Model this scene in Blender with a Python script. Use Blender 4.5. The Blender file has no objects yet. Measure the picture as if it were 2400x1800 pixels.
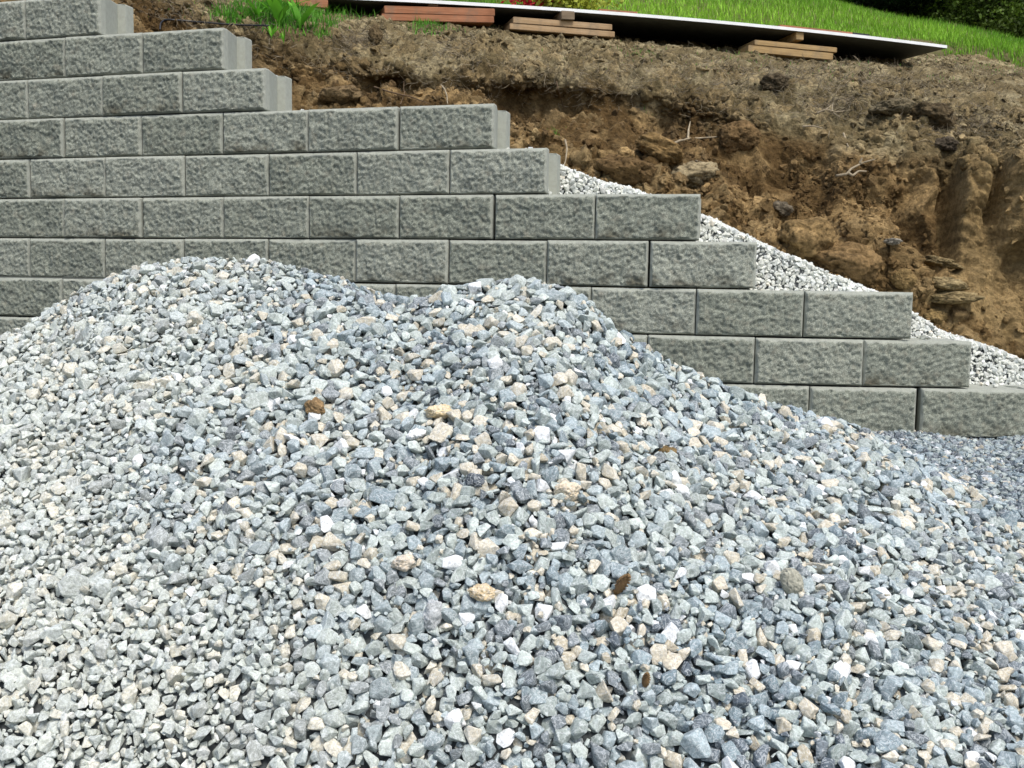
import bpy, bmesh, math, random
import numpy as np
from mathutils import Vector, Matrix

SC = bpy.context.scene
COL = SC.collection
rng = np.random.default_rng(7)
random.seed(7)

# ------------------------------------------------------------------ camera
F = 2450.0; PITCH = 0.0919; ROLL = 0.0168          # focal length in photo pixels (photo 2400 wide)
cam_d = bpy.data.cameras.new('camera'); cam = bpy.data.objects.new('camera', cam_d); COL.objects.link(cam)
cam_d.sensor_width = 36; cam_d.lens = 36 * F / 2400; cam_d.clip_start = 0.05; cam_d.clip_end = 500
cam.location = (0, 0, 0)
cam.rotation_euler = (Matrix.Rotation(math.pi / 2 - PITCH, 3, 'X') @ Matrix.Rotation(ROLL, 3, 'Z')).to_euler()
SC.camera = cam
SC.render.resolution_x = 1024; SC.render.resolution_y = 768

# ------------------------------------------------------------------ light
SUN_EL = math.radians(58); SUN_AZ = math.radians(152)   # azimuth clockwise from +Y
w = bpy.data.worlds.new('World'); SC.world = w; w.use_nodes = True
nt = w.node_tree; bg = nt.nodes['Background']
sky = nt.nodes.new('ShaderNodeTexSky'); sky.sky_type = 'NISHITA'; sky.sun_disc = False
sky.sun_elevation = SUN_EL; sky.sun_rotation = SUN_AZ; sky.air_density = 1.0; sky.dust_density = 3.0
nt.links.new(sky.outputs[0], bg.inputs[0]); bg.inputs[1].default_value = 0.12
sd = bpy.data.lights.new('sun', 'SUN'); sd.energy = 1.7; sd.angle = math.radians(20); sd.color = (1, 0.96, 0.9)
so = bpy.data.objects.new('sun', sd); COL.objects.link(so)
dv = Vector((math.sin(SUN_AZ) * math.cos(SUN_EL), math.cos(SUN_AZ) * math.cos(SUN_EL), math.sin(SUN_EL)))
so.rotation_euler = dv.to_track_quat('Z', 'Y').to_euler(); so.location = (0, 0, 30)
SC.view_settings.view_transform = 'Standard'; SC.view_settings.look = 'None'
SC.view_settings.exposure = 0.75; SC.view_settings.gamma = 1; SC.view_settings.use_curve_mapping = False

# ------------------------------------------------------------------ helpers
def P(px, py, Y):
    """photo pixel at a chosen world distance Y -> world point"""
    px = np.asarray(px, float); py = np.asarray(py, float); Y = np.asarray(Y, float)
    a = (px - 1200) / F; b = (py - 900) / F
    cr, sr = math.cos(ROLL), math.sin(ROLL)
    u = a * cr + b * sr; v = -a * sr + b * cr
    c, s = math.cos(PITCH), math.sin(PITCH)
    # camera-space direction (u right, -v up, 1 forward)
    dy = c - v * s; dz = -s - v * c
    t = Y / dy
    return np.stack([u * t, Y + 0 * t, dz * t], -1)

def hsh(i, j, k, seed):
    n = (i * 374761393 + j * 668265263 + k * 2147483647 + seed * 1274126177) & 0xffffffff
    n = ((n ^ (n >> 13)) * 1274126177) & 0xffffffff
    n = ((n ^ (n >> 16)) * 2246822519) & 0xffffffff
    return ((n ^ (n >> 13)) & 0xffffff) / float(0xffffff)

def vnoise(p, seed=0):
    q = np.floor(p).astype(np.int64); f = p - q; f = f * f * (3 - 2 * f)
    r = 0
    for dx in (0, 1):
        wx = f[:, 0] if dx else 1 - f[:, 0]
        for dy in (0, 1):
            wy = f[:, 1] if dy else 1 - f[:, 1]
            for dz in (0, 1):
                wz = f[:, 2] if dz else 1 - f[:, 2]
                r = r + wx * wy * wz * hsh(q[:, 0] + dx, q[:, 1] + dy, q[:, 2] + dz, seed)
    return r * 2 - 1

def fbm(p, octaves=4, seed=0, gain=0.5, lac=2.03):
    r = 0; a = 1.0; p = np.array(p, float)
    for o in range(octaves):
        r = r + a * vnoise(p, seed + o * 17); a *= gain; p = p * lac + 13.7
    return r

def worley(p, seed=0):
    """distance to nearest and second nearest feature point, id hash of the nearest"""
    q = np.floor(p).astype(np.int64)
    d1 = np.full(len(p), 9.0); d2 = np.full(len(p), 9.0); idn = np.zeros(len(p))
    for dx in (-1, 0, 1):
        for dy in (-1, 0, 1):
            for dz in (-1, 0, 1):
                c = q + np.array([dx, dy, dz])
                fx = c[:, 0] + hsh(c[:, 0], c[:, 1], c[:, 2], seed)
                fy = c[:, 1] + hsh(c[:, 0], c[:, 1], c[:, 2], seed + 1)
                fz = c[:, 2] + hsh(c[:, 0], c[:, 1], c[:, 2], seed + 2)
                d = np.sqrt((fx - p[:, 0]) ** 2 + (fy - p[:, 1]) ** 2 + (fz - p[:, 2]) ** 2)
                h = hsh(c[:, 0], c[:, 1], c[:, 2], seed + 3)
                m = d < d1
                d2 = np.where(m, d1, np.minimum(d2, d)); idn = np.where(m, h, idn); d1 = np.where(m, d, d1)
    return d1, d2, idn

def sstep(a, b, x):
    t = np.clip((np.asarray(x) - a) / (b - a), 0, 1); return t * t * (3 - 2 * t)

def mesh(name, V, Fc, mat=None, smooth=False, attrs=None, parent=None, mats=None, midx=None):
    V = np.asarray(V, np.float32).reshape(-1, 3); Fc = np.asarray(Fc, np.int32); n = Fc.shape[1]
    me = bpy.data.meshes.new(name)
    me.vertices.add(len(V)); me.vertices.foreach_set('co', V.ravel())
    me.loops.add(Fc.size); me.loops.foreach_set('vertex_index', Fc.ravel())
    me.polygons.add(len(Fc)); me.polygons.foreach_set('loop_start', np.arange(0, Fc.size, n, dtype=np.int32))
    me.polygons.foreach_set('use_smooth', np.full(len(Fc), smooth))
    for k, a in (attrs or {}).items():
        a = np.asarray(a, np.float32)
        if a.ndim == 2:
            at = me.attributes.new(k, 'FLOAT_COLOR', 'POINT')
            if a.shape[1] == 3: a = np.concatenate([a, np.ones((len(a), 1), np.float32)], 1)
            at.data.foreach_set('color', a.ravel())
        else:
            at = me.attributes.new(k, 'FLOAT', 'POINT'); at.data.foreach_set('value', a)
    for m in (mats or ([mat] if mat else [])): me.materials.append(m)
    if midx is not None: me.polygons.foreach_set('material_index', np.asarray(midx, np.int32))
    me.update(calc_edges=True); me.validate()
    o = bpy.data.objects.new(name, me); COL.objects.link(o)
    if parent: o.parent = parent
    return o

def tag(o, label=None, cat=None, group=None, kind=None):
    if label: o['label'] = label
    if cat: o['category'] = cat
    if group: o['group'] = group
    if kind: o['kind'] = kind
    return o

def empty(name, loc):
    o = bpy.data.objects.new(name, None); COL.objects.link(o); o.location = loc; o.empty_display_size = .05; return o

def grid_faces(nu, nv):
    i = np.arange((nu - 1) * (nv - 1)); a = i % (nu - 1); b = i // (nu - 1)
    s = b * nu + a
    return np.stack([s, s + 1, s + nu + 1, s + nu], 1)

def grid_normals(V, nu, nv):
    G = V.reshape(nv, nu, 3)
    du = np.gradient(G, axis=1); dv_ = np.gradient(G, axis=0)
    n = np.cross(du, dv_); n /= np.linalg.norm(n, axis=2, keepdims=True) + 1e-12
    return n.reshape(-1, 3)

# ------------------------------------------------------------------ materials
class NT:
    def __init__(s, name, rough=0.9, spec=0.3):
        s.m = bpy.data.materials.new(name); s.m.use_nodes = True; s.t = s.m.node_tree
        s.b = s.t.nodes['Principled BSDF']; s.b.inputs['Roughness'].default_value = rough
        s.b.inputs['Specular IOR Level'].default_value = spec
    def n(s, typ, **kw):
        x = s.t.nodes.new(typ)
        for k, v in kw.items():
            if k.startswith('i_'):
                kk = k[2:]; kk = int(kk) if kk.isdigit() else kk.replace('_', ' ')
                x.inputs[kk].default_value = v
            else: setattr(x, k, v)
        return x
    def l(s, a, b): s.t.links.new(a, b)
    def noise(s, scale, detail=4, rough=.55, vec=None, dist=0):
        x = s.n('ShaderNodeTexNoise'); x.inputs['Scale'].default_value = scale; x.inputs['Detail'].default_value = detail
        x.inputs['Roughness'].default_value = rough; x.inputs['Distortion'].default_value = dist
        s.l(vec if vec is not None else s.co(), x.inputs['Vector']); return x.outputs['Fac']
    def co(s):
        if not hasattr(s, '_co'): s._co = s.n('ShaderNodeTexCoord').outputs['Object']
        return s._co
    def ramp(s, fac, stops):
        r = s.n('ShaderNodeValToRGB'); e = r.color_ramp.elements
        while len(e) < len(stops): e.new(.5)
        for q, (p, c) in zip(e, stops):
            q.position = p; q.color = (c, c, c, 1) if isinstance(c, (int, float)) else tuple(c) + (1,)
        s.l(fac, r.inputs[0]); return r.outputs[0]
    def mix(s, fac, a, b, mode='MIX'):
        x = s.n('ShaderNodeMix', data_type='RGBA', blend_type=mode)
        for inp, v in ((x.inputs[0], fac), (x.inputs[6], a), (x.inputs[7], b)):
            if isinstance(v, bpy.types.NodeSocket): s.l(v, inp)
            elif isinstance(v, (int, float)) and inp == x.inputs[0]: inp.default_value = v
            else: inp.default_value = tuple(v) + (1,) if len(v) == 3 else v
        return x.outputs[2]
    def attr(s, name, fac=False):
        x = s.n('ShaderNodeAttribute', attribute_name=name); return x.outputs['Fac' if fac else 'Color']
    def bump(s, h, strength=.5, dist=.01):
        x = s.n('ShaderNodeBump'); x.inputs['Strength'].default_value = strength; x.inputs['Distance'].default_value = dist
        s.l(h, x.inputs['Height']); s.l(x.outputs[0], s.b.inputs['Normal'])
    def out(s, c): s.l(c, s.b.inputs['Base Color']); return s.m

# crushed stone: colour per stone from the attribute, with veins and grain
t = NT('crushed_stone', .85, .35)
g = t.noise(150, 4, .7); v = t.noise(38, 3, .6, dist=2.5)
c = t.mix(.75, t.attr('col'), t.ramp(g, [(.30, .45), (.5, .98), (.70, 1.5)]), 'MULTIPLY')
c = t.mix(t.ramp(v, [(.46, 0.0), (.5, .55), (.54, 0.0)]), c, (.72, .76, .76))
t.bump(g, .5, .004); M_STONE = t.out(c)

# dirt: colour attribute modulated by fine grain
t = NT('dirt', .97, .08)
g = t.noise(45, 6, .7); g2 = t.noise(9, 5, .6)
c = t.mix(.8, t.attr('col'), t.ramp(g, [(.28, .4), (.5, .95), (.72, 1.7)]), 'MULTIPLY')
c = t.mix(.6, c, t.ramp(g2, [(.3, .6), (.5, 1.0), (.7, 1.35)]), 'MULTIPLY')
t.bump(g, 1.0, .025); M_DIRT = t.out(c)

# split-face concrete block
t = NT('split_concrete', .93, .2)
oi = t.n('ShaderNodeObjectInfo').outputs['Random']
vm = t.n('ShaderNodeVectorMath', operation='ADD'); t.l(t.co(), vm.inputs[0])
cx = t.n('ShaderNodeCombineXYZ'); mm = t.n('ShaderNodeMath', operation='MULTIPLY'); mm.inputs[1].default_value = 37; t.l(oi, mm.inputs[0])
t.l(mm.outputs[0], cx.inputs[0]); t.l(mm.outputs[0], cx.inputs[2]); t.l(cx.outputs[0], vm.inputs[1]); vec = vm.outputs[0]
g = t.noise(210, 4, .8, vec); g2 = t.noise(45, 4, .65, vec); g3 = t.noise(9, 3, .6, vec)
face = t.mix(.9, t.ramp(oi, [(0, (.205, .221, .178)), (.5, (.240, .256, .209)), (1, (.275, .291, .241))]), t.ramp(g, [(.36, .50), (.5, .98), (.64, 1.85)]), 'MULTIPLY')
face = t.mix(.4, face, t.ramp(g2, [(.35, .55), (.55, 1.1), (.7, 1.4)]), 'MULTIPLY')
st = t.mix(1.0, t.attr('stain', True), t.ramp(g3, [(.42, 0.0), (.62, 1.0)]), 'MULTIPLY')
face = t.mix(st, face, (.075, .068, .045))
warm = t.noise(22, 3, .5, vec)
face = t.mix(t.ramp(warm, [(.55, 0.0), (.75, .35)]), face, (.25, .215, .16))
smooth = t.mix(.5, (.34, .355, .305), t.ramp(g2, [(.3, .75), (.7, 1.15)]), 'MULTIPLY')
c = t.mix(t.attr('rough', True), smooth, face)
t.bump(g, .35, .004); M_BLOCK = t.out(c)

def wood(name, base, dark, rough=.85):
    t = NT(name, rough, .15)
    mp = t.n('ShaderNodeMapping'); mp.inputs['Scale'].default_value = (1.2, 14, 22); t.l(t.co(), mp.inputs[0])
    g = t.noise(3.0, 5, .6, mp.outputs[0], .6); k = t.noise(4, 3, .5)
    c = t.mix(t.ramp(g, [(.35, 0.0), (.65, 1.0)]), base, dark)
    c = t.mix(t.ramp(k, [(.55, 0.0), (.75, .6)]), c, tuple(x * .45 for x in dark))
    st_ = t.noise(7, 4, .7); c = t.mix(t.ramp(st_, [(.5, 0.0), (.72, .7)]), c, (.16, .135, .10))
    t.bump(g, .4, .005); return t.out(c)
M_WRED = wood('cedar_wood', (.40, .185, .10), (.26, .11, .055))
M_WTAN = wood('pine_wood', (.44, .32, .19), (.32, .21, .11))
M_WYEL = wood('yellow_pine_wood', (.44, .31, .15), (.30, .20, .09))
M_WOLD = wood('weathered_wood', (.24, .185, .125), (.15, .11, .07))

def flat(name, c, rough=.5, spec=.4, var=.15, scale=12):
    t = NT(name, rough, spec); g = t.noise(scale, 4, .6)
    return t.out(t.mix(1.0, c, t.ramp(g, [(.3, 1 - var), (.7, 1 + var)]), 'MULTIPLY'))
M_WHITE = flat('white_sheet', (.78, .80, .79), .35, .5, .06)
M_UNDER = flat('grey_underside', (.10, .11, .11), .7, .3, .2)
M_BLACK = flat('black_plastic', (.012, .013, .014), .4, .5)
M_ROOT = flat('dry_root', (.30, .25, .17), .9, .1, .35, 30)
M_ROOTD = flat('brown_root', (.13, .09, .055), .9, .1, .35, 30)
M_CONE = flat('cone_scale', (.24, .155, .075), .8, .2, .4, 60)
M_COBBLE = flat('speckled_cobble', (.34, .335, .27), .85, .3, .4, 160)

def leafmat(name):
    t = NT(name, .6, .3)
    t.b.inputs['Subsurface Weight'].default_value = 0
    tr = t.n('ShaderNodeBsdfTranslucent'); ms = t.n('ShaderNodeMixShader'); ms.inputs[0].default_value = .35
    c = t.attr('col'); t.l(c, t.b.inputs['Base Color']); t.l(c, tr.inputs[0])
    o = t.t.nodes['Material Output']; t.l(t.b.outputs[0], ms.inputs[1]); t.l(tr.outputs[0], ms.inputs[2]); t.l(ms.outputs[0], o.inputs[0])
    return t.m
M_LEAF = leafmat('leaf')
t = NT('grass_soil', .95, .1); g = t.noise(6, 5, .7); M_GSOIL = t.out(t.ramp(g, [(.3, (.09, .08, .035)), (.7, (.14, .125, .06))]))
t = NT('dark_gravel_bed', .95, .1); g = t.noise(60, 4, .7); M_BED = t.out(t.ramp(g, [(.3, (.025, .028, .03)), (.7, (.09, .10, .10))]))  # dark tone stands in for shade in gaps between the stones
t = NT('bark', .95, .1); g = t.noise(18, 5, .7); t.bump(g, .6, .03); M_BARK = t.out(t.ramp(g, [(.3, (.03, .025, .02)), (.7, (.1, .085, .065))]))

# ------------------------------------------------------------------ retaining wall (dry-stacked split-face blocks on a curve)
BH = .203; BW = .459; ZT8 = .0132; SB = .012
ks = np.array([-1, .5, 1.5, 2.5, 3.5, 4.6]); kt = np.array([-.300, -.287, -.280, -.262, -.0504, .0136])
S = np.linspace(-3, 7, 2001); TH = np.interp(S, ks, kt); ds = S[1] - S[0]
CX = np.cumsum(np.cos(TH)) * ds; CY = np.cumsum(np.sin(TH)) * ds
i0 = np.argmin(abs(S - 2.5)); CX += .2493 - CX[i0]; CY += 4.5939 - CY[i0]
PH = [-.4275, -.1797, -.4055, -.1780, -.3842, -.1622, -.3748, -.1686, -.3720, -.1369]
END = [1, 2, 3, 5, 6, 7, 8, 9, 10, 12]; START = [-4, -4, -4, -4, -4, -4, -4, -4, -2, 3]
def wallpt(s, r):
    th = np.interp(s, S, TH); off = SB * (10 - r)
    return np.interp(s, S, CX) - math.sin(th) * off, np.interp(s, S, CY) + math.cos(th) * off, th
def wall_y(x):
    return np.interp(x, CX, CY)

def block_mesh(seed, w_, h_, stain):
    nu, nv = 76, 36
    r = np.random.default_rng(seed)
    # denser at the rim
    def sp(n, L, e):
        a = np.linspace(0, L, n - 4); return np.sort(np.concatenate([a, [e * .35, e * .8, L - e * .35, L - e * .8]]))
    us = sp(nu, w_, .010); vs = sp(nv, h_, .012)
    U, Vv = np.meshgrid(us, vs); U = U.ravel(); Vv = Vv.ravel()
    tl = .0085 + .0045 * vnoise(np.stack([Vv * 55, U * 0 + 3.3, U * 0 + seed], 1), 1)
    tt = .0125 + .0045 * vnoise(np.stack([U * 60, U * 0 + 1.3, U * 0 + seed], 1), 2)
    tb = .006 + .002 * vnoise(np.stack([U * 20, U * 0 + 7.3, U * 0 + seed], 1), 3)
    a = np.minimum(np.minimum(U, w_ - U) / tl, np.minimum((h_ - Vv) / tt, Vv / tb))
    bev = np.clip(a, 0, 1)
    m = sstep(.75, 1.25, a)
    p = np.stack([U * 16 + seed * 3.1, Vv * 16, U * 0 + seed], 1)
    # chipped look: small facets from a worley field plus noise
    d1, d2, idn = worley(np.stack([U * 55 + seed, Vv * 75, U * 0 + seed * .37], 1), seed)
    rough = .0070 * fbm(p * .45, 2, seed) + .0026 * fbm(p * 3.4, 4, seed + 5, .85) + .0032 * (idn - .5) + .0046 * fbm(p * 9, 2, seed + 9, .8)
    dep = -.011 * (1 - bev) + m * (rough + .001)
    X = U - w_ / 2; Yy = -dep; Z = Vv
    V = np.stack([X, Yy, Z], 1)
    Fq = grid_faces(nu, nv)
    n0 = len(V)
    # body: trapezoid front part, neck and rear flange
    hw = w_ / 2
    prof = [(hw, .011), (hw, .045), (hw - .038, .190), (hw - .001, .204), (hw, .214), (hw, .268), (hw - .010, .280)]
    pts = [(x, y) for x, y in prof] + [(-x, y) for x, y in reversed(prof)]
    bv = []; n = len(pts)
    for z, ins in ((0, .003), (.004, 0), (h_ - .005, 0), (h_ , .004)):
        for x, y in pts:
            bv.append((x * (1 - ins / hw), y if y < .012 else y - ins * (1 if y > .2 else 0), z))
    bv = np.array(bv)
    faces = []
    for k in range(3):
        for i in range(n - 1):
            a_ = n0 + k * n + i
            faces.append((a_, a_ + 1, a_ + n + 1, a_ + n))
    # caps
    half = n // 2
    for i in range(half - 1):
        for base, flip in ((n0, True), (n0 + 3 * n, False)):
            q = (base + i, base + i + 1, base + n - 2 - i, base + n - 1 - i)
            faces.append(q[::-1] if flip else q)
    V = np.concatenate([V, bv]); Fq = np.concatenate([Fq, np.array(faces)])
    rm = np.concatenate([np.maximum(m, .28), np.zeros(len(bv))])
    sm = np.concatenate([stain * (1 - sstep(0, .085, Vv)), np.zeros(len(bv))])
    return V, Fq, rm, sm

wall = empty('retaining_wall', (float(np.interp(2.5, S, CX)), float(np.interp(2.5, S, CY)), ZT8 - 3 * BH))
tag(wall, 'stepped grey split-face concrete block retaining wall curving behind the gravel pile', 'retaining wall')
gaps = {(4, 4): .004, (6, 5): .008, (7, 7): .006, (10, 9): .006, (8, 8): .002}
for r in range(1, 11):
    for k in range(START[r - 1], END[r - 1]):
        s0 = k * BW + PH[r - 1] + (.012 if r == 10 and k >= 9 else 0); s1 = s0 + BW
        x0, y0, th0 = wallpt(s0, r); x1, y1, th1 = wallpt(s1, r)
        L = math.hypot(x1 - x0, y1 - y0); ang = math.atan2(y1 - y0, x1 - x0)
        g = gaps.get((r, k + 1), 0) ; g2 = .0042 + rng.random() * .002
        w_ = L - g2 - g
        h_ = BH - .0055 - rng.random() * .002
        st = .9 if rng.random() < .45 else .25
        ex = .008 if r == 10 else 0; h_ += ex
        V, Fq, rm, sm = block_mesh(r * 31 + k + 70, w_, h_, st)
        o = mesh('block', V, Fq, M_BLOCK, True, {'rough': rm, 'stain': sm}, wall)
        cxp, cyp = (x0 + x1) / 2 , (y0 + y1) / 2
        j = rng.normal(0, .0035)
        o.location = Vector((cxp - math.sin(ang) * j + g / 2 * 0 - g * .5, cyp + math.cos(ang) * j, ZT8 - (r - 7) * BH + .001 - ex)) - wall.location
        o.rotation_euler = (0, rng.normal(0, .0012), ang + rng.normal(0, .003))
        o.data.polygons.foreach_set('use_smooth', np.array([True] * (75 * 35) + [False] * (len(Fq) - 75 * 35)))

# ------------------------------------------------------------------ stones
def stone_templates(n, kind='angular', bevel=True, seed=1):
    out = []
    r = np.random.default_rng(seed)
    for i in range(n):
        bm = bmesh.new()
        k = r.integers(10, 19) if kind == 'angular' else 26
        d = r.normal(size=(k, 3)); d /= np.linalg.norm(d, axis=1)[:, None]
        sc = np.array([1.0, r.uniform(.68, .98), r.uniform(.55, .85)]) if r.random() > .2 else np.array([1.0, r.uniform(.5, .8), r.uniform(.28, .45)])
        if kind == 'angular': d = np.sign(d) * np.abs(d) ** .8
        pts = d * sc * r.uniform(.84, 1.06, (k, 1))
        for p in pts: bm.verts.new(p)
        bmesh.ops.convex_hull(bm, input=bm.verts)
        loose = [v for v in bm.verts if not v.link_faces]
        bmesh.ops.delete(bm, geom=loose, context='VERTS')
        bmesh.ops.dissolve_limit(bm, angle_limit=math.radians(14), verts=bm.verts, edges=bm.edges)
        if bevel: bmesh.ops.bevel(bm, geom=bm.edges[:], offset=.05, segments=1, affect='EDGES', clamp_overlap=True)
        bmesh.ops.triangulate(bm, faces=bm.faces)
        bm.verts.index_update()
        V = np.array([v.co[:] for v in bm.verts]); T = np.array([[v.index for v in f.verts] for f in bm.faces])
        V -= (V.max(0) + V.min(0)) / 2; V /= np.abs(V).max()
        out.append((V, T)); bm.free()
    return out

def rand_rot(n, r):
    q = r.normal(size=(n, 4)); q /= np.linalg.norm(q, axis=1)[:, None]
    a, b, c, d = q.T
    return np.stack([1-2*(c*c+d*d), 2*(b*c-a*d), 2*(b*d+a*c), 2*(b*c+a*d), 1-2*(b*b+d*d), 2*(c*d-a*b), 2*(b*d-a*c), 2*(c*d+a*b), 1-2*(b*b+c*c)], 1).reshape(n, 3, 3)

def scatter(name, templates, pos, rad, cols, mat, r, flat_n=None, attrs=True):
    Vs, Ts, Cs = [], [], []; base = 0
    ti = r.integers(0, len(templates), len(pos))
    for k, (V, T) in enumerate(templates):
        m = np.where(ti == k)[0]
        if not len(m): continue
        R = rand_rot(len(m), r)
        if flat_n is not None:   # lay the flat side roughly along the surface
            n = flat_n[m] + r.normal(0, .38, (len(m), 3)); n /= np.linalg.norm(n, axis=1)[:, None]
            a = r.normal(size=(len(m), 3)); a -= (a * n).sum(1)[:, None] * n; a /= np.linalg.norm(a, axis=1)[:, None]
            b = np.cross(n, a); R = np.stack([a, b, n], 2)
        W = np.einsum('nij,vj->nvi', R, V) * rad[m][:, None, None] + pos[m][:, None, :]
        Vs.append(W.reshape(-1, 3)); Cs.append(np.repeat(cols[m], len(V), 0))
        Ts.append((T[None] + (base + np.arange(len(m)) * len(V))[:, None, None]).reshape(-1, 3)); base += len(m) * len(V)
    return mesh(name, np.concatenate(Vs), np.concatenate(Ts), mat, False, {'col': np.concatenate(Cs)})

def pack(cand, rad, f=.78):
    """greedy dart throwing, biggest first: keeps candidates not closer than f*(ri+rj)"""
    order = np.argsort(-rad); cell = rad.max() * 1.7; grid = {}; keep = []
    cl = cand.tolist(); rl = rad.tolist(); ck = np.floor(cand / cell).astype(int).tolist()
    for i in order.tolist():
        x, y, z = cl[i]; ri = rl[i]; a, b, c_ = ck[i]; ok = True
        for da in (-1, 0, 1):
            for db in (-1, 0, 1):
                for dc in (-1, 0, 1):
                    for (px, py, pz, rr) in grid.get((a + da, b + db, c_ + dc), ()):
                        dd = f * (ri + rr)
                        if (px - x) ** 2 + (py - y) ** 2 + (pz - z) ** 2 < dd * dd: ok = False; break
                    if not ok: break
                if not ok: break
            if not ok: break
        if ok: grid.setdefault((a, b, c_), []).append((x, y, z, ri)); keep.append(i)
    return np.array(keep)

def sample_surface(V, nu, nv, n, r):
    G = V.reshape(nv, nu, 3)
    A = G[:-1, :-1]; B = G[:-1, 1:]; C_ = G[1:, :-1]; D = G[1:, 1:]
    ar = np.linalg.norm(np.cross(B - A, C_ - A), axis=2).ravel(); cs = np.cumsum(ar); cs /= cs[-1]
    idx = np.minimum(np.searchsorted(cs, r.random(n)), len(cs) - 1); s = r.random((n, 1)); t_ = r.random((n, 1))
    A, B, C_, D = (q.reshape(-1, 3)[idx] for q in (A, B, C_, D))
    pos = (A * (1 - s) + B * s) * (1 - t_) + (C_ * (1 - s) + D * s) * t_
    nn = np.cross(B - A, C_ - A); nn /= np.linalg.norm(nn, axis=1)[:, None] + 1e-12
    nn *= np.sign(nn[:, 2:3] + 1e-9)
    return pos, nn, (idx // (nu - 1)) * nu + idx % (nu - 1)

def stone_colors(n, r, pale_amt=0.0, tanp=.16, darkp=.13):
    """per-stone albedo: limestone greys, blue greys, tan, dark, white"""
    u = r.random(n)
    a = r.random((n, 1))
    grey = np.array([.26, .31, .295]) * (1 - a) + np.array([.50, .57, .535]) * a
    blue = np.array([.17, .23, .260]) * (1 - a) + np.array([.34, .42, .445]) * a
    tan = np.array([.46, .41, .30]) * (1 - a) + np.array([.64, .59, .47]) * a
    dark = np.array([.09, .115, .14]) * (1 - a) + np.array([.19, .225, .25]) * a
    white = np.array([.72, .75, .76]) * (1 - a) + np.array([.80, .82, .82]) * a
    c_ = grey.copy()
    c_[u < .30] = blue[u < .30]; c_[u < darkp] = dark[u < darkp] if False else c_[u < darkp]
    c_[(u > .30) & (u < .30 + darkp)] = dark[(u > .30) & (u < .30 + darkp)]
    q = u > 1 - tanp; c_[q] = tan[q]; q2 = (u < 1 - tanp) & (u > 1 - tanp - .035); c_[q2] = white[q2]
    d = np.asarray(pale_amt).reshape(-1, 1) if np.ndim(pale_amt) else pale_amt
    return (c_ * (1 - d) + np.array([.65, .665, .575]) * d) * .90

TPL = stone_templates(60, seed=3)
TPL_S = stone_templates(30, bevel=False, seed=4)

# ------------------------------------------------------------------ gravel pile surface
def base_z(X, Y):      # the compacted ground in front of the wall
    return -.600 - .028 * (4.4 - Y) - .26 * sstep(2.95, 1.5, Y) + 0 * X
cpx = np.array([-900, -500, -250, 0, 70, 200, 250, 330, 400, 500, 560, 640, 720, 800, 870, 930, 1000, 1060, 1130, 1200, 1270, 1320, 1380, 1440, 1490, 1560, 1640, 1740, 1800, 1880, 1940, 2020, 2130, 2220, 2290, 2400, 2700, 3200.])
cpy = np.array([1080, 960, 880, 788, 755, 668, 650, 622, 616, 609, 612, 615, 636, 656, 682, 712, 700, 676, 660, 655, 660, 678, 712, 764, 802, 842, 882, 916, 938, 966, 985, 1010, 1062, 1115, 1155, 1212, 1300, 1420.])
cYY = np.interp(cpx, [-900, 0, 500, 900, 1200, 1500, 1900, 2130, 2400, 3200], [3.0, 3.05, 3.15, 3.02, 2.95, 2.98, 3.1, 3.0, 2.86, 2.7])
nu, nv = 420, 260
pxs = np.linspace(-900, 3200, nu); tv = np.linspace(-.22, 1.45, nv)
crest_py = np.interp(pxs, cpx, cpy + 2); crest_Y = np.interp(pxs, cpx, cYY)
bot_Y = np.interp(pxs, [-900, 0, 1200, 2400, 3200], [1.95, 1.90, 1.84, 1.80, 1.80])
rows_ = []
cw = P(pxs, crest_py, crest_Y)
for tq in tv:
    if tq <= 1:
        py = 1800 + (crest_py - 1800) * tq
        # rounded crest: profile bulges near the top
        iY = 1 / bot_Y + (1 / crest_Y - 1 / bot_Y) * tq
        Yq = 1 / iY
        Yq = Yq - .10 * np.sin(np.clip(tq, 0, 1) * math.pi) * (crest_py < 1000)
        rows_.append(P(pxs, py, Yq))
    else:
        e = (tq - 1); q = cw.copy()
        dist = e * 2.4
        q[:, 1] += dist; q[:, 0] *= (q[:, 1] / cw[:, 1])
        q[:, 2] = cw[:, 2] - (np.sqrt(dist ** 2 + .12 ** 2) - .12) * .72
        q[:, 2] = np.maximum(q[:, 2], base_z(q[:, 0], q[:, 1]) - .04)
        rows_.append(q)
PV = np.concatenate(rows_)
bump_ = .030 * fbm(PV * 2.1, 3, 40) + .012 * fbm(PV * 6, 2, 41)
msk = np.repeat(np.array([1 if tq <= .9 else max(.25, 1 - (tq - .9) * 6) for tq in tv]), nu)
PV[:, 2] += bump_ * msk
# everything behind the wall face stays in front of it
PV[:, 1] = np.minimum(PV[:, 1], wall_y(PV[:, 0]) - .04)
def drop(V, d):
    Q = V.copy(); Q[:, 2] -= d; return Q
tag(mesh('gravel_pile_core', drop(PV, .035), grid_faces(nu, nv), M_BED, True), 'core just under the loose stones of the pile, coloured dark as shade in the gaps', 'ground', kind='structure')

R_ = np.random.default_rng(11)
N = 560000
pos, nn, area = sample_surface(PV, nu, nv, N, R_)
# only stones the photograph (or a small step aside) could show
keepm = (pos[:, 1] < 3.6) & (pos[:, 1] > 1.35) & (np.abs(pos[:, 0]) < pos[:, 1] * .76 + .15)
pos = pos[keepm]; nn = nn[keepm]; N = len(pos)
rad = R_.choice([1.0, .78, .6, .42, .28], N, p=[.16, .26, .24, .20, .14]) * R_.uniform(.85, 1.15, N) * .0205
rad *= np.interp(pos[:, 1], [1.8, 3.0], [.78, .95])
big = R_.random(N) < .006; rad[big] *= 1.4
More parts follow.
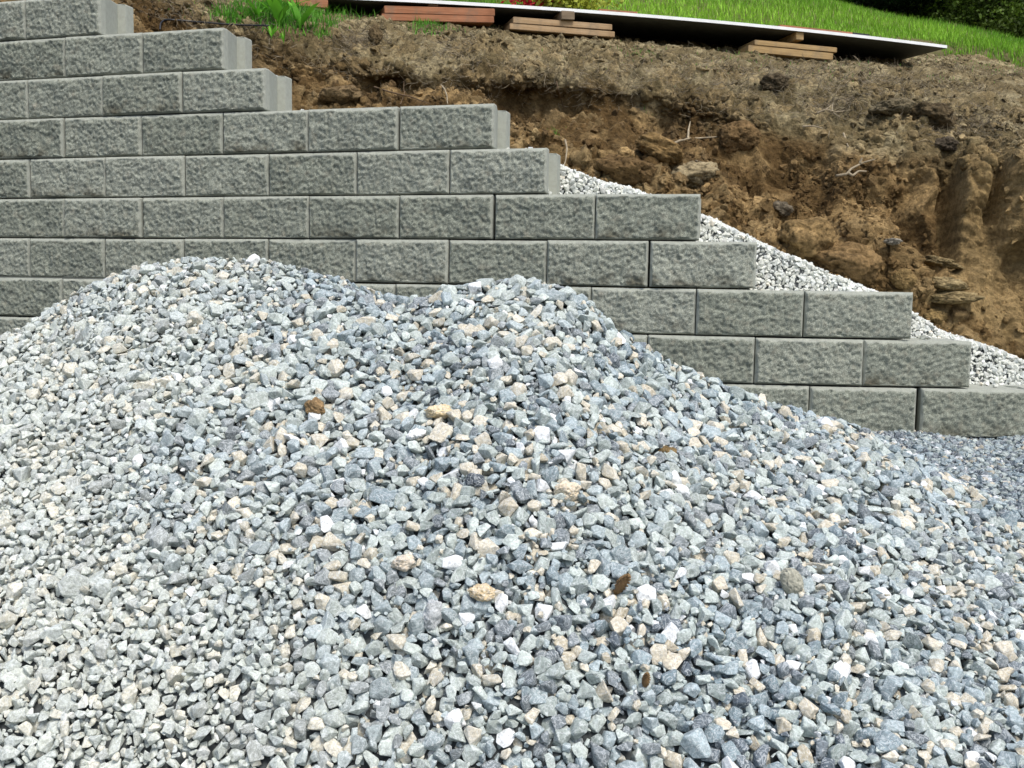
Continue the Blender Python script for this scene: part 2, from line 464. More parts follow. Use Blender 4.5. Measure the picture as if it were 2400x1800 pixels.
# pockets of fines on the left flank and in the hollow
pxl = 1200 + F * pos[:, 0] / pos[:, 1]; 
fines = sstep(.05, .5, fbm(pos * 1.7 + 5, 2, 60) + .5 * np.exp(-((pxl - 330) / 260) ** 2)+ .25 * np.exp(-((pxl - 700) / 120) ** 2) - .22)
small = R_.random(N) < np.clip(fines * .9, 0, .93)
rad = np.where(small, np.minimum(rad, R_.uniform(.006, .0125, N)), rad)
pos2 = pos - nn * (R_.random(N) ** 1.0 * .036 - .004)[:, None]
k = pack(pos2, rad, .74)
pos2, rad2, nn2, pxl = pos2[k], rad[k], nn[k], pxl[k]
# lift each kept stone a little at random, so the surface is lumpy
pale_mix = np.clip(.42 * sstep(1000, 100, pxl) + .18 * fbm(pos2 * 2.5, 2, 71) + .10, 0, .6)  # stones turn paler towards the left, mottled by noise
cols = stone_colors(len(pos2), R_, pale_mix) * (np.array([1.0, 1.0, 1.0]))
tn = fbm(pos2 * 3, 2, 75)
print('pile stones', len(pos2))
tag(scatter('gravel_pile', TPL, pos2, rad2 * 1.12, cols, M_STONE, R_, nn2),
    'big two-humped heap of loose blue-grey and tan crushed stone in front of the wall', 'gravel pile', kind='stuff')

# ------------------------------------------------------------------ ground in front of the wall, finer gravel on it
nu2, nv2 = 60, 120
gx, gy = np.meshgrid(np.linspace(-8, 9, nu2), np.linspace(-4, 5.0, nv2)); gx = gx.ravel(); gy = gy.ravel()
tag(mesh('ground', np.stack([gx, gy, base_z(gx, gy) - .03 - .25 * sstep(2.9, 2.3, gy)], 1), grid_faces(nu2, nv2), M_BED, True), 'compacted ground under the gravel', 'ground', kind='structure')
gx, gy = np.meshgrid(np.linspace(.7, 3.4, 90), np.linspace(0, 1, 60))
gx = gx.ravel(); gt = gy.ravel(); gy = 2.2 + gt * (wall_y(gx) + .03 - 2.2)
gz = base_z(gx, gy) + .012 * fbm(np.stack([gx, gy, gx * 0], 1) * 4, 2, 81) + .03 * np.exp(-((gx - 1.3) / .35) ** 2) * sstep(3.8, 4.4, gy)
GV = np.stack([gx, gy, gz], 1)
pos, nn, _ = sample_surface(GV, 90, 60, 105000, R_)
rad = R_.choice([.0125, .0095, .007], len(pos), p=[.2, .4, .4]) * R_.uniform(.85, 1.15, len(pos))
pos = pos - nn * (R_.random(len(pos)) * .02)[:, None]
k = pack(pos, rad, .70); print('ground stones', len(k))
tag(scatter('fine_gravel', TPL_S, pos[k], rad[k] * 1.15, stone_colors(len(k), R_, 0.0, .06, .30) * .82, M_STONE, R_, nn[k]),
    'finer dark blue-grey gravel on the ground at the foot of the wall', 'gravel', kind='stuff')

# ------------------------------------------------------------------ hillside: cut bank, slope, plateau
LPX = np.array([-900, 0, 300, 550, 700, 1000, 1200, 1310, 1475, 1660, 1790, 1900, 2010, 2140, 2280, 2400, 2700, 3300.])
CON = np.array([-200, 20, 110, 200, 290, 305, 352, 388, 440, 512, 572, 625, 672, 748, 796, 862, 960, 1100.])     # foot of the cut where it meets the drainage stone
def Lp(xs, ys): return np.interp(pxh, xs, ys)
nuh, nvh = 900, 520
pxh = np.linspace(-500, 2900, nuh)
con = np.interp(pxh, LPX, CON) + 12 + 9 * vnoise(np.stack([pxh / 38, pxh * 0, pxh * 0], 1), 7) + 5 * vnoise(np.stack([pxh / 13, pxh * 0, pxh * 0], 1), 8)
wy = np.interp(pxh, [-900, 0, 500, 1000, 1500, 2000, 2400, 3300], [6.6, 5.62, 5.28, 4.95, 4.63, 4.56, 4.56, 4.6])   # wall face distance there
Ycon = wy + Lp([-900, 500, 1000, 1400, 2400, 3300], [.40, .42, .45, .55, .62, .62])
crest = Lp([-900, 0, 300, 600, 800, 1000, 1200, 1400, 1500, 1700, 1900, 2100, 2250, 2400, 2800, 3300], [-330, -120, -10, 88, 150, 180, 190, 205, 215, 255, 322, 350, 368, 385, 440, 520])
Ycr = Ycon + Lp([-900, 300, 700, 1200, 1700, 2100, 2400, 3300], [.5, .45, .45, .75, .80, .48, .40, .40])
mid = Lp([-900, 0, 600, 1000, 1500, 1900, 2400, 3300], [-390, -200, 35, 105, 140, 195, 270, 370])
Ymid = Ycr + .65
top = Lp([-900, 0, 500, 700, 950, 1300, 1850, 2095, 2250, 2400, 3300], [-420, -260, -22, 30, 50, 86, 140, 156, 172, 190, 330])
Ytop = Lp([-900, 803, 2220, 3300], [6.9, 7.3, 8.75, 9.9])
ctl = []      # list of (t, world points)
foot = P(pxh, con, Ycon)
f0 = foot.copy(); f0[:, 1] -= .22; f0[:, 2] -= 1.0
ctl.append((0, f0)); ctl.append((.16, foot))
cr = P(pxh, crest, Ycr)
mc = foot * .5 + cr * .5; mc[:, 1] += .10; ctl.append((.36, mc))
c2 = cr.copy(); c2[:, 1] += np.interp(pxh, [700, 1000, 1500, 1900], [.0, .10, .10, .0]); c2[:, 2] -= .09; ctl.append((.52, c2))
ctl.append((.58, cr + np.array([0, .06, .01])))
ctl.append((.74, P(pxh, mid, Ymid)))
tp = P(pxh, top, Ytop); ctl.append((.88, tp))
t2 = tp.copy(); t2[:, 1] += 1.5; t2[:, 0] *= t2[:, 1] / tp[:, 1]; t2[:, 2] += .46; ctl.append((1.0, t2))
tc = np.array([c_[0] for c_ in ctl]); PC = np.stack([c_[1] for c_ in ctl])
th_ = np.linspace(0, 1, nvh)
# smooth interpolation along t (Catmull-Rom style through numpy)
def crom(tc, PC, tq):
    out = np.zeros((len(tq),) + PC.shape[1:])
    m = np.gradient(PC, tc, axis=0)
    for a, q in enumerate(tq):
        i = min(max(np.searchsorted(tc, q) - 1, 0), len(tc) - 2); h = tc[i + 1] - tc[i]; s = (q - tc[i]) / h
        out[a] = (2*s**3-3*s**2+1)*PC[i] + (s**3-2*s**2+s)*h*m[i]*.7 + (-2*s**3+3*s**2)*PC[i+1] + (s**3-s**2)*h*m[i+1]*.7
    return out
HV = crom(tc, PC, th_).reshape(-1, 3); HT = np.repeat(th_, nuh); HX = np.tile(pxh, nvh)
HN = grid_normals(HV, nuh, nvh); HN *= np.sign((HN * np.array([0, -1, .6])).sum(1))[:, None]
cutm = sstep(.14, .24, HT) * (1 - sstep(.50, .60, HT))
slope = sstep(.52, .62, HT) * (1 - .75 * sstep(.82, .9, HT))
rightm = sstep(1400, 2000, HX)
pw = HV + .06 * np.stack([fbm(HV * 5, 2, 301), fbm(HV * 5, 2, 302), fbm(HV * 5, 2, 303)], 1)
flute = 1.15 - 2.6 * np.abs(fbm(np.stack([pw[:, 0] * 3.4, pw[:, 1] * .5, pw[:, 2] * .7], 1), 3, 90)) ** .8
d = cutm * (.055 * flute * (.35 + .65 * rightm) + .075 * fbm(pw * 3.2, 5, 91, .55) * (1 - .5 * sstep(2130, 2200, HX)))
d += slope * .045 * fbm(pw * 2.4, 3, 92) + .02 * fbm(pw * 9, 4, 93, .6)
w1, w2, wid = worley(pw * np.array([8, 8, 9.]), 95)
lump = np.clip((w2 - w1) * 1.5, 0, 1) ** .6 * (wid > .35) * (.4 + .6 * wid)
w1b, w2b, widb = worley(pw * 22, 97)
lumpb = np.clip((w2b - w1b) * 1.5, 0, 1) ** .6 * (widb > .3)
lm = sstep(-.25, .4, fbm(HV * 1.6, 2, 99) + .5 * slope - .5 * cutm * rightm + .15)
lowc = (1 - sstep(.20, .34, HT)) * sstep(900, 1200, HX)
lm = np.clip(lm + lowc * .7, 0, 1) * (1 - .85 * sstep(2130, 2200, HX) * cutm) * (1 - .7 * sstep(.60, .85, HT)) * np.where(HX < 1000, .8, 1)
d += lm * (.055 * lump + .026 * lumpb) + .008 * lumpb + lm * .010 * fbm(HV * 30, 3, 130, .7)
d += .016 * fbm(pw * 13, 4, 331, .65) * sstep(2100, 2200, HX) * cutm
# erosion hollows in the right-hand face
def dimp(px, py, sx, sy, amp):
    # screen-like local frame on the undisturbed surface, used only to place relief on the bank
    u = 1200 + F * HV[:, 0] / HV[:, 1]; v = 674 - F * HV[:, 2] / HV[:, 1] + (u - 1200) * .0168
    return amp * np.exp(-((u - px) / sx) ** 6 - ((v - py) / sy) ** 6)
d += dimp(2205, 490, 24, 130, -.20) + dimp(2308, 460, 11, 60, -.12) + dimp(2380, 480, 60, 110, .13) + dimp(2255, 440, 34, 60, .06)
d += dimp(1960, 430, 34, 80, .05) + dimp(2075, 440, 18, 90, -.05) + dimp(880, 215, 55, 22, -.10) + dimp(1300, 260, 170, 50, -.07)
d += dimp(1700, 290, 140, 50, -.05) + dimp(760, 150, 40, 30, -.05)
HV2 = HV + HN * d[:, None]
# dirt colours: dark red-brown subsoil, ochre clods, dry grey-brown topsoil
n1 = fbm(HV * 4, 4, 120); n2 = fbm(HV * 11, 3, 121, .6)
sub = np.array([.105, .066, .027]); och = np.array([.285, .195, .088]); topc = np.array([.150, .118, .060]); pale = np.array([.31, .26, .15])
f1 = sstep(-.35, .7, n1 * .7 + .6 * n2 + .25 * rightm * (HT < .5) - .2 * (HT > .36))[:, None]
cc = sub * (1 - f1) + och * f1
f2 = (sstep(.50, .64, HT + .04 * n1))[:, None]
tt_ = topc * (1 - sstep(-.2, .9, n2 + n1 * .5)[:, None]) + pale * sstep(-.2, .9, n2 + n1 * .5)[:, None]
pil = (rightm * sstep(2225, 2255, HX) * (HT > .2) * (HT < .6))[:, None]; cc = cc * (1 - .55 * pil) + np.array([.31, .225, .105]) * .55 * pil  # right pillar coloured paler, sunlight painted into the soil
cc = cc * (1 - f2) + tt_ * f2
lc = (lm * (lump > .35))[:, None]; cc = cc * (1 - .45 * lc) + (och * .55 + pale * .35) * .45 * lc * 1.4  # lumps paler: tan clods, with highlights put into the colour

tag(mesh('hillside', HV2, grid_faces(nuh, nvh), M_DIRT, True, {'col': np.clip(cc, .01, .6)}), 'bare brown excavated bank rising behind the wall', 'hillside', kind='structure')

def on_hill(px, py):
    """nearest displaced hillside point that projects to the photo pixel"""
    u = HV2[:, 0] / HV2[:, 1]; v = HV2[:, 2] / HV2[:, 1]
    q = P(px, py, 1.0)
    dd = (u - q[0]) ** 2 + (v - q[2]) ** 2; dd[HT < .14] = 9
    m = np.where(dd < dd.min() + 2e-6)[0]; i = m[np.argmin(HV2[m, 1])]
    return HV2[i].copy(), HN[i].copy()

# clods: lumps of soil half sunk in the bank
tplK = []
for q_ in range(14):
    bm = bmesh.new(); bmesh.ops.create_icosphere(bm, subdivisions=3, radius=1)
    v0 = np.array([v_.co[:] for v_ in bm.verts]); T0 = np.array([[v_.index for v_ in f.verts] for f in bm.faces]); bm.free()
    w1, w2, wi = worley(v0 * 1.6 + q_ * 5.1, q_)
    rr_ = 1 + .30 * fbm(v0 * 1.3 + q_ * 3, 4, q_, .6) + .35 * (.5 - w1)
    v0 = v0 * rr_[:, None] * np.array([1, R_.uniform(.7, 1), R_.uniform(.5, .8)]); tplK.append((v0 / np.abs(v0).max(), T0))
pos, nn, vi = sample_surface(HV2, nuh, nvh, 60000, R_); ccs = cc[vi]; htk = HT[vi]; hxk = HX[vi]
wg = .10 + .9 * np.exp(-((htk - .56) / .06) ** 2) + 1.1 * (1 - sstep(.20, .34, htk)) * (hxk < 1850) + .45 * sstep(.4, .5, htk)
wg *= sstep(-.2, .5, fbm(pos * 2.6, 2, 143)) * (htk > .15) * (htk < .86) * (1 - .6 * sstep(.66, .8, htk)) * (1 - .93 * sstep(2120, 2190, hxk) * (htk < .52) * (htk > .24))
k = (R_.random(len(pos)) < wg * .16) & (hxk > -100) & (hxk < 2600); pos, nn, ccs, htk = pos[k], nn[k], ccs[k], htk[k]
rad = (.010 + .042 * R_.random(len(pos)) ** 2.6) * np.where(htk > .66, .6, 1)
kc = np.clip(ccs * R_.uniform(.85, 1.45, (len(pos), 1)), .01, .5); print('clods', len(pos))
tag(scatter('soil_clods', tplK, pos, rad, kc, M_DIRT, R_), 'crumbly brown clods half buried in the cut bank and along its upper edge', 'soil clods', kind='stuff').data.polygons.foreach_set('use_smooth', np.ones(len(pos) * len(tplK[0][1]), bool))

# loose crumbs of soil over the bank
hs = R_.random(240000)
pos, nn, vi = sample_surface(HV2, nuh, nvh, 150000, R_); ccs = cc[vi]
u = 1200 + F * pos[:, 0] / pos[:, 1]; v = 674 - F * pos[:, 2] / pos[:, 1]
k = (u > -200) & (u < 2600) & (v > -60) & (v < 900)
pos = pos[k]; nn = nn[k]; u = u[k]; v = v[k]; ccs = ccs[k]
cl = sstep(-.1, .7, fbm(pos * 2.2, 3, 140)); k = R_.random(len(pos)) < (.10 + .75 * cl) * np.where((u > 2170) & (v > 380) & (v < 640), .25, 1)
pos = pos[k]; nn = nn[k]; ccs = ccs[k]
nn = nn * np.sign((nn * np.array([0, -1, .6])).sum(1))[:, None]
rad = .0035 + .016 * R_.random(len(pos)) ** 4 * 1.5 + .004 * R_.random(len(pos)); 
i1 = sstep(-.2, .8, fbm(pos * 9, 3, 141))[:, None]
hz = sstep(.2, 1.2, pos[:, 2])[:, None]
cb = (np.array([.07, .038, .015]) * (1 - i1) + np.array([.19, .125, .055]) * i1) * (1 - hz) + (np.array([.075, .055, .033]) * (1 - i1) + np.array([.20, .165, .105]) * i1) * hz
cb = (ccs * .75 + cb * .35) * R_.uniform(.7, 1.5, (len(pos), 1))
print('crumbs', len(pos))
TPL_C = stone_templates(20, bevel=False, seed=9)
tag(scatter('soil_crumbs', TPL_C, pos, rad, np.clip(cb, .01, .6), M_DIRT, R_), 'loose brown soil crumbs and small clods lying over the bank', 'soil crumbs', kind='stuff')

# ------------------------------------------------------------------ drainage stone between the wall and the cut
sx = np.linspace(-700, 3000, 330); conx = np.interp(sx, LPX, CON) + 9
wyx = np.interp(sx, [-900, 0, 500, 1000, 1500, 2000, 2400, 3300], [6.6, 5.62, 5.28, 4.95, 4.63, 4.56, 4.56, 4.6])
yc = wyx + np.interp(sx, [-900, 500, 1000, 1400, 2400, 3300], [.40, .42, .45, .55, .62, .62])
ft = P(sx, conx, yc)
# height of the wall top along x: stones never stand above the course they lean on
steps = []
for r in range(1, 11):
    x1, y1, _t = wallpt(END[r - 1] * BW + PH[r - 1], r); steps.append((x1, ZT8 - (r - 8) * BH))
def wall_top(x):
    z = np.full(np.shape(x), ZT8 - 2 * BH)
    for x1, z1 in reversed(steps): z = np.where(x < x1, z1, z)
    return z
rowsD = []; nvd = 40
for q in np.linspace(0, 1, nvd):
    w0 = ft.copy(); w0[:, 1] = wall_y(ft[:, 0]) + .12 + .012 * (2 + (wall_top(ft[:, 0]) - ZT8) / BH)
    far = ft.copy(); far[:, 1] += .06; far[:, 2] += .008
    p_ = w0 * (1 - q) + far * q
    zt = wall_top(ft[:, 0] - .02) - .015
    z = ft[:, 2] - .05 * (1 - q) - .0
    p_[:, 2] = np.where(q < .35, np.minimum(z, zt), z + .01 * q)
    rowsD.append(p_)
DV = np.concatenate(rowsD); DV[:, 2] += .014 * fbm(DV * 5, 2, 160)
DV[:, 2] = np.where(DV[:, 1] < wall_y(DV[:, 0]) + .34, np.minimum(DV[:, 2], wall_top(DV[:, 0]) - .02), DV[:, 2])
tag(mesh('drainage_bed', drop(DV, .02), grid_faces(len(sx), nvd), M_BED, True), 'bed under the pale drainage stone', 'ground', kind='structure')
pos, nn, _ = sample_surface(DV, len(sx), nvd, 330000, R_)
k = (pos[:, 0] > -2.6) & (pos[:, 1] > wall_y(pos[:, 0]) + np.where(pos[:, 0] < .1, .26, .10) + .012 * np.maximum(0, 2 + (pos[:, 2] - ZT8) / BH)) & (pos[:, 0] < 3.2); pos = pos[k]; nn = nn[k]
rad = R_.choice([.0105, .008, .0062], len(pos), p=[.2, .4, .4]) * R_.uniform(.85, 1.15, len(pos))
pos = pos - nn * (R_.random(len(pos)) * .016)[:, None]
xs_, ns_ = [], []
for r in range(1, 10):
    for q_ in range(9):
        s_ = END[r - 1] * BW + PH[r - 1] + R_.uniform(.0, .16); x_, y_, t_ = wallpt(s_, r); o_ = R_.uniform(.06, .26)
        xs_.append((x_ - math.sin(t_) * o_, y_ + math.cos(t_) * o_, ZT8 - (r - 7) * BH + .004)); ns_.append((0, 0, 1))
pos = np.concatenate([pos, xs_]); nn = np.concatenate([nn, ns_]); rad = np.concatenate([rad, R_.uniform(.005, .010, len(xs_))])
k = pack(pos, rad, .66); print('drain stones', len(k))
tag(scatter('drainage_stone', TPL_S, pos[k], rad[k] * 1.32, np.minimum(stone_colors(len(k), R_, .5, .03, .06) * 1.27 * np.array([1.05, 1, 1]), .82), M_STONE, R_, nn[k]),
    'small whitish stones filled in between the wall and the dirt cut', 'gravel', kind='stuff')

nS = 5200; li = R_.integers(0, len(sx), nS); lq = 1 - .55 * R_.random(nS) ** 1.3
sp_ = DV.reshape(nvd, len(sx), 3)[np.clip((lq * (nvd - 1)).astype(int), 0, nvd - 1), li] + R_.normal(0, .006, (nS, 3)) + [0, 0, .012]
kk = (fbm(sp_ * 4, 2, 177) + .9 * (lq - .8) * 2 > .05) & (sp_[:, 0] > .05) & (sp_[:, 0] < 3.2); sp_ = sp_[kk]
tag(scatter('spilled_soil', TPL_C, sp_, .004 + .013 * R_.random(len(sp_)) ** 3, np.array([.19, .125, .055]) * R_.uniform(.6, 1.4, (len(sp_), 1)), M_DIRT, R_),
    'brown soil crumbs spilled onto the upper edge of the pale drainage stone', 'soil crumbs', kind='stuff')

# ------------------------------------------------------------------ grass field, woods
def field_z(X, Y):
    X = np.clip(X, -14, 14); Yc = np.clip(Y, 0, 20)
    return 1.72 + (Yc - 8.2) * .45 - (.05 + .022 * (Yc - 9)) * X + .05 * np.sin(X * .7 + Y * .4) + (Y - Yc) * .1
fx, fy = np.meshgrid(np.linspace(-30, 50, 160), np.linspace(0, 1, 140)); fx = fx.ravel(); fy = fy.ravel()
ed = np.interp(fx, [-30, -3, 2.0, 4.0, 5.0, 8, 50], [8.6, 8.6, 9.6, 10.2, 9.6, 10.0, 10.5])
fy = ed + fy ** 1.8 * 50
fz = field_z(fx, fy) - .5 * (1 - sstep(0, .6, fy - ed))
tag(mesh('grass_field', np.stack([fx, fy, fz], 1), grid_faces(160, 140), M_GSOIL, True), 'green sloping field behind the bank', 'field', kind='structure')

def blades(n, base, h, wdt, col, r, lean=.35):
    a = r.uniform(0, 2 * math.pi, n); dx = np.cos(a); dy = np.sin(a)
    side = np.stack([-dy, dx, 0 * dx], 1) * (wdt / 2)[:, None]
    le = r.uniform(.1, 1, n) * lean * h
    mid_ = base + np.stack([dx * le * .3, dy * le * .3, h * .55], 1)
    tip = base + np.stack([dx * le, dy * le, h], 1)
    V = np.stack([base - side, base + side, mid_ - side * .8, mid_ + side * .8, tip], 1).reshape(-1, 3)
    b = np.arange(n)[:, None] * 5
    T = np.concatenate([b + [0, 1, 3], b + [0, 3, 2], b + [2, 3, 4]])
    C_ = np.repeat(col, 5, 0); return V, T, C_
n = 215000
bx = R_.uniform(-1.5, 11, n); byq = R_.random(n) ** 1.5; byq[:32000] *= .09
edx = np.interp(bx, [-30, -3, 2.0, 4.0, 5.0, 8, 50], [8.6, 8.6, 9.6, 10.2, 9.6, 10.0, 10.5])
by = edx + byq * 13
bz = field_z(bx, by) - .5 * (1 - sstep(0, .6, by - edx)) - .01
hh = R_.uniform(.04, .11, n) * (.7 + .5 * np.clip(fbm(np.stack([bx, by, bx * 0], 1) * 1.3, 2, 170) + .5, 0, 1.4))
gm = np.clip(fbm(np.stack([bx, by * .6, bx * 0], 1) * .9, 3, 171) * .5 + .5, 0, 1)[:, None]
dry_ = (R_.random((n, 1)) < .05 + .07 * (1 - gm))
gc = (np.array([.075, .25, .010]) * (1 - gm) + np.array([.30, .55, .045]) * gm) * R_.uniform(.6, 1.35, (n, 1))
gc = np.where(dry_, np.array([.30, .30, .11]), gc)
V, T, C_ = blades(n, np.stack([bx, by, bz], 1), hh, R_.uniform(.005, .011, n), gc, R_, .6)
tag(mesh('field_grass', V, T, M_LEAF, False, {'col': C_}), 'bright green unmown grass covering the field behind the white panel', 'grass', kind='stuff')

def tube(pts, rad, nseg=7):
    pts = np.asarray(pts, float); rad = np.asarray(rad, float) * np.ones(len(pts))
    tg = np.gradient(pts, axis=0); tg /= np.linalg.norm(tg, axis=1)[:, None] + 1e-9
    V = []
    for i, p in enumerate(pts):
        a = np.cross(tg[i], [.3, .2, .93]); a /= np.linalg.norm(a) + 1e-9; b = np.cross(tg[i], a)
        for k_ in range(nseg):
            an = 2 * math.pi * k_ / nseg; V.append(p + rad[i] * (a * math.cos(an) + b * math.sin(an)))
    Fq = []
    for i in range(len(pts) - 1):
        for k_ in range(nseg):
            k2 = (k_ + 1) % nseg; Fq.append((i * nseg + k_, i * nseg + k2, (i + 1) * nseg + k2, (i + 1) * nseg + k_))
    V = np.array(V); n_ = len(V)
    V = np.concatenate([V, pts[:1], pts[-1:]])
    for k_ in range(nseg):
        k2 = (k_ + 1) % nseg
        Fq.append((n_, k2, k_, k_)); Fq.append((n_ + 1, (len(pts) - 1) * nseg + k_, (len(pts) - 1) * nseg + k2, (len(pts) - 1) * nseg + k2))
    return V, np.array(Fq)
def merge(parts):
    Vs, Fs, b = [], [], 0
    for V, Fq in parts: Vs.append(V); Fs.append(Fq + b); b += len(V)
    return np.concatenate(Vs), np.concatenate(Fs)
def to_tris(Fq):
    a = Fq[:, :3]; q = Fq[Fq[:, 2] != Fq[:, 3]]; return np.concatenate([a, q[:, [0, 2, 3]]])

tree_lab = [
    ('dark tree at the left end of the woods, above the tip of the white panel', (.018, .050, .010)),
    ('dark conifer-like tree second from the left in the woods on the field edge', (.016, .045, .010)),
    ('shadowy tree in the middle of the woods at the field edge', (.014, .036, .008)),
    ('olive green broadleaf tree right of the dark gap in the woods', (.075, .125, .014)),
    ('lighter green broadleaf tree at the right edge of the woods', (.085, .135, .016)),
    ('tall dark tree farther back between the field-edge trees', (.016, .040, .008)),
    ('low dark tree farthest right beyond the field edge', (.030, .065, .010))]
tsp = [(1900, 17.5, 2.2), (2040, 18.5, 2.3), (2160, 19.5, 2.2), (2290, 17.0, 1.9), (2450, 16.5, 2.1), (2120, 23, 3.2), (2620, 17, 2.4)]
for (tpx, ty, tr), (lab, tcol) in zip(tsp, tree_lab):
    tx = (tpx - 1200) / F * ty; tz = float(field_z(tx, ty))
    e = empty('tree', (tx, ty, tz)); tag(e, lab, 'tree', 'trees of the woods beyond the field')
    hgt = tr * 2.6
    pts = [(0, 0, -.3)] + [(random.uniform(-.12, .12), random.uniform(-.12, .12), hgt * q) for q in (.2, .45, .7, .95)]
    parts = [tube(pts, [.17, .15, .12, .08, .03])]
    for q in range(12):
        z0 = hgt * random.uniform(.08, .8); an = random.uniform(0, 6.28); L = tr * random.uniform(.5, .9)
        parts.append(tube([(0, 0, z0), (math.cos(an) * L * .5, math.sin(an) * L * .5, z0 + .15 * L), (math.cos(an) * L, math.sin(an) * L, z0 + .2 * L)], [.05, .03, .012], 5))
    V, Fq = merge(parts); mesh('trunk', V, to_tris(Fq), M_BARK, True, parent=e)
    n = 42000
    cn = 150; cd = R_.normal(size=(cn, 3)); cd /= np.linalg.norm(cd, axis=1)[:, None]
    cpos = cd * (R_.uniform(.35, 1, (cn, 1))) * np.array([tr, tr, 0]) + np.array([0, 0, 1]) * hgt * R_.random((cn, 1)) ** 1.7
    cpos[:, :2] *= np.clip(1.15 - cpos[:, 2:3] / hgt, .2, 1)
    ci = R_.integers(0, cn, n); lp = cpos[ci] + R_.normal(0, .20, (n, 3)) * np.array([1, 1, .6]) * tr / 2
    lp[:, 2] = np.maximum(lp[:, 2], .02 + .3 * R_.random(n))
    Rm = rand_rot(n, R_); ls = R_.uniform(.018, .042, n)
    q = np.array([[-.5, 0, 0], [0, -.35, .06], [.6, 0, 0], [0, .35, .06]])
    V = (np.einsum('nij,vj->nvi', Rm, q) * ls[:, None, None] * 1.6 + lp[:, None, :]).reshape(-1, 3)
    T = np.arange(n * 4).reshape(-1, 4)
    br = R_.uniform(.5, 1.6, cn)[ci] * R_.uniform(.7, 1.35, n)
    mesh('crown', V, T, M_LEAF, False, {'col': np.repeat(np.array(tcol) * br[:, None], 4, 0)}, e)
# wooded hill far behind
hx, hy = np.meshgrid(np.linspace(-40, 80, 120), np.linspace(0, 1, 40)); hx = hx.ravel(); q = hy.ravel(); hy2 = 27 + q * 30
hz_ = field_z(hx, np.full_like(hx, 27)) - .6 + q * 22 + .9 * fbm(np.stack([hx, hy2, q * 9], 1) * .5, 4, 200)
tag(mesh('wooded_hill', np.stack([hx, hy2, hz_], 1), grid_faces(120, 40), flat('wood_floor', (.018, .032, .010), .95, .1, .5, 2), True), 'dark wooded hill behind the trees', 'hill', kind='structure')

# ------------------------------------------------------------------ lumber stacks and the white panel
def Yp(px): return 7.2 + (px - 803) * (8.45 - 7.2) / (2220 - 803)
def board(name, fx0, fx1, y0t, y1t, y0b, y1b, depth, mat, label, group='lumber boards stacked under the panel', dy=0.0):
    """front face given by its photo corners at the stack's distance; real thickness and depth behind it"""
    c4 = [P(fx0, y0t, Yp(fx0) + dy), P(fx1, y1t, Yp(fx1) + dy), P(fx1, y1b, Yp(fx1) + dy), P(fx0, y0b, Yp(fx0) + dy)]
    c4 = [Vector(c) for c in c4]
    ctr = sum(c4, Vector()) / 4; ax = ((c4[1] - c4[0]) + (c4[2] - c4[3])).normalized(); ax0 = ax.copy()
    up = Vector((0, 0, 1)); up = (up - ax * up.dot(ax)).normalized(); bk = up.cross(ax).normalized()
    if bk.y < 0: bk = -bk
    L = ((c4[1] - c4[0]).length + (c4[2] - c4[3]).length) / 2; H_ = ((c4[0] - c4[3]).length + (c4[1] - c4[2]).length) / 2
    bm = bmesh.new(); bmesh.ops.create_cube(bm, size=1)
    for v_ in bm.verts: v_.co = Vector((v_.co.x * L, (v_.co.y + .5) * depth, v_.co.z * (H_ - .002) + random.uniform(-.0015, .0015)))
    bmesh.ops.bevel(bm, geom=bm.edges[:], offset=.003, segments=2, affect='EDGES')
    me = bpy.data.meshes.new(name); bm.to_mesh(me); bm.free(); me.materials.append(mat)
    o = bpy.data.objects.new(name, me); COL.objects.link(o)
    Mx = Matrix((ax, bk, up)).transposed().to_4x4(); Mx.translation = ctr; o.matrix_world = Mx
    return tag(o, label, 'board', group)
board('board', 545, 769, -20, -1, 1, 19, .30, M_WRED, 'pinkish fresh-cut board on top of the leftmost lumber stack, behind the leafy weeds')
board('board', 560, 762, 3, 20, 20, 39, .30, M_WOLD, 'weathered brown board at the bottom of the leftmost lumber stack')
board('board', 901, 1160, 11.6, 21, 31.8, 37, .28, M_WRED, 'reddish board on top of the stack near the middle of the panel')
board('board', 895, 1158, 32, 37, 47, 54, .32, M_WRED, 'reddish board at the bottom of the stack near the middle of the panel')
board('board', 1203, 1435, 39, 56, 53.5, 70.5, .28, M_WTAN, 'tan board on top of the third stack from the left')
board('board', 1195, 1441, 54, 74, 68, 87, .32, M_WTAN, 'longer tan board at the bottom of the third stack from the left')
board('board', 1769, 1962, 92, 111, 105.5, 123, .28, M_WYEL, 'yellow board on top of the rightmost stack near the end of the panel')
board('board', 1754, 1953, 105.5, 123, 120, 142, .32, M_WYEL, 'pale yellow board half sunk in soil at the bottom of the rightmost stack')
board("batten", 1004, 1027, -6, -5, 14, 14, .9, M_WOLD, 'short brown wood block end between the panel and the reddish stack', 'spacer blocks under the panel', .02)['category'] = 'spacer block'
board("batten", 1316, 1347, 24, 26, 45, 47, .9, M_WOLD, 'grey-brown wood block between the panel and the third stack from the left', 'spacer blocks under the panel', -.03)['category'] = 'spacer block'
board("batten", 1866, 1884, 74, 75, 93, 94, .9, M_WYEL, 'small yellow wood block between the panel and the rightmost stack', 'spacer blocks under the panel', .02)['category'] = 'spacer block'

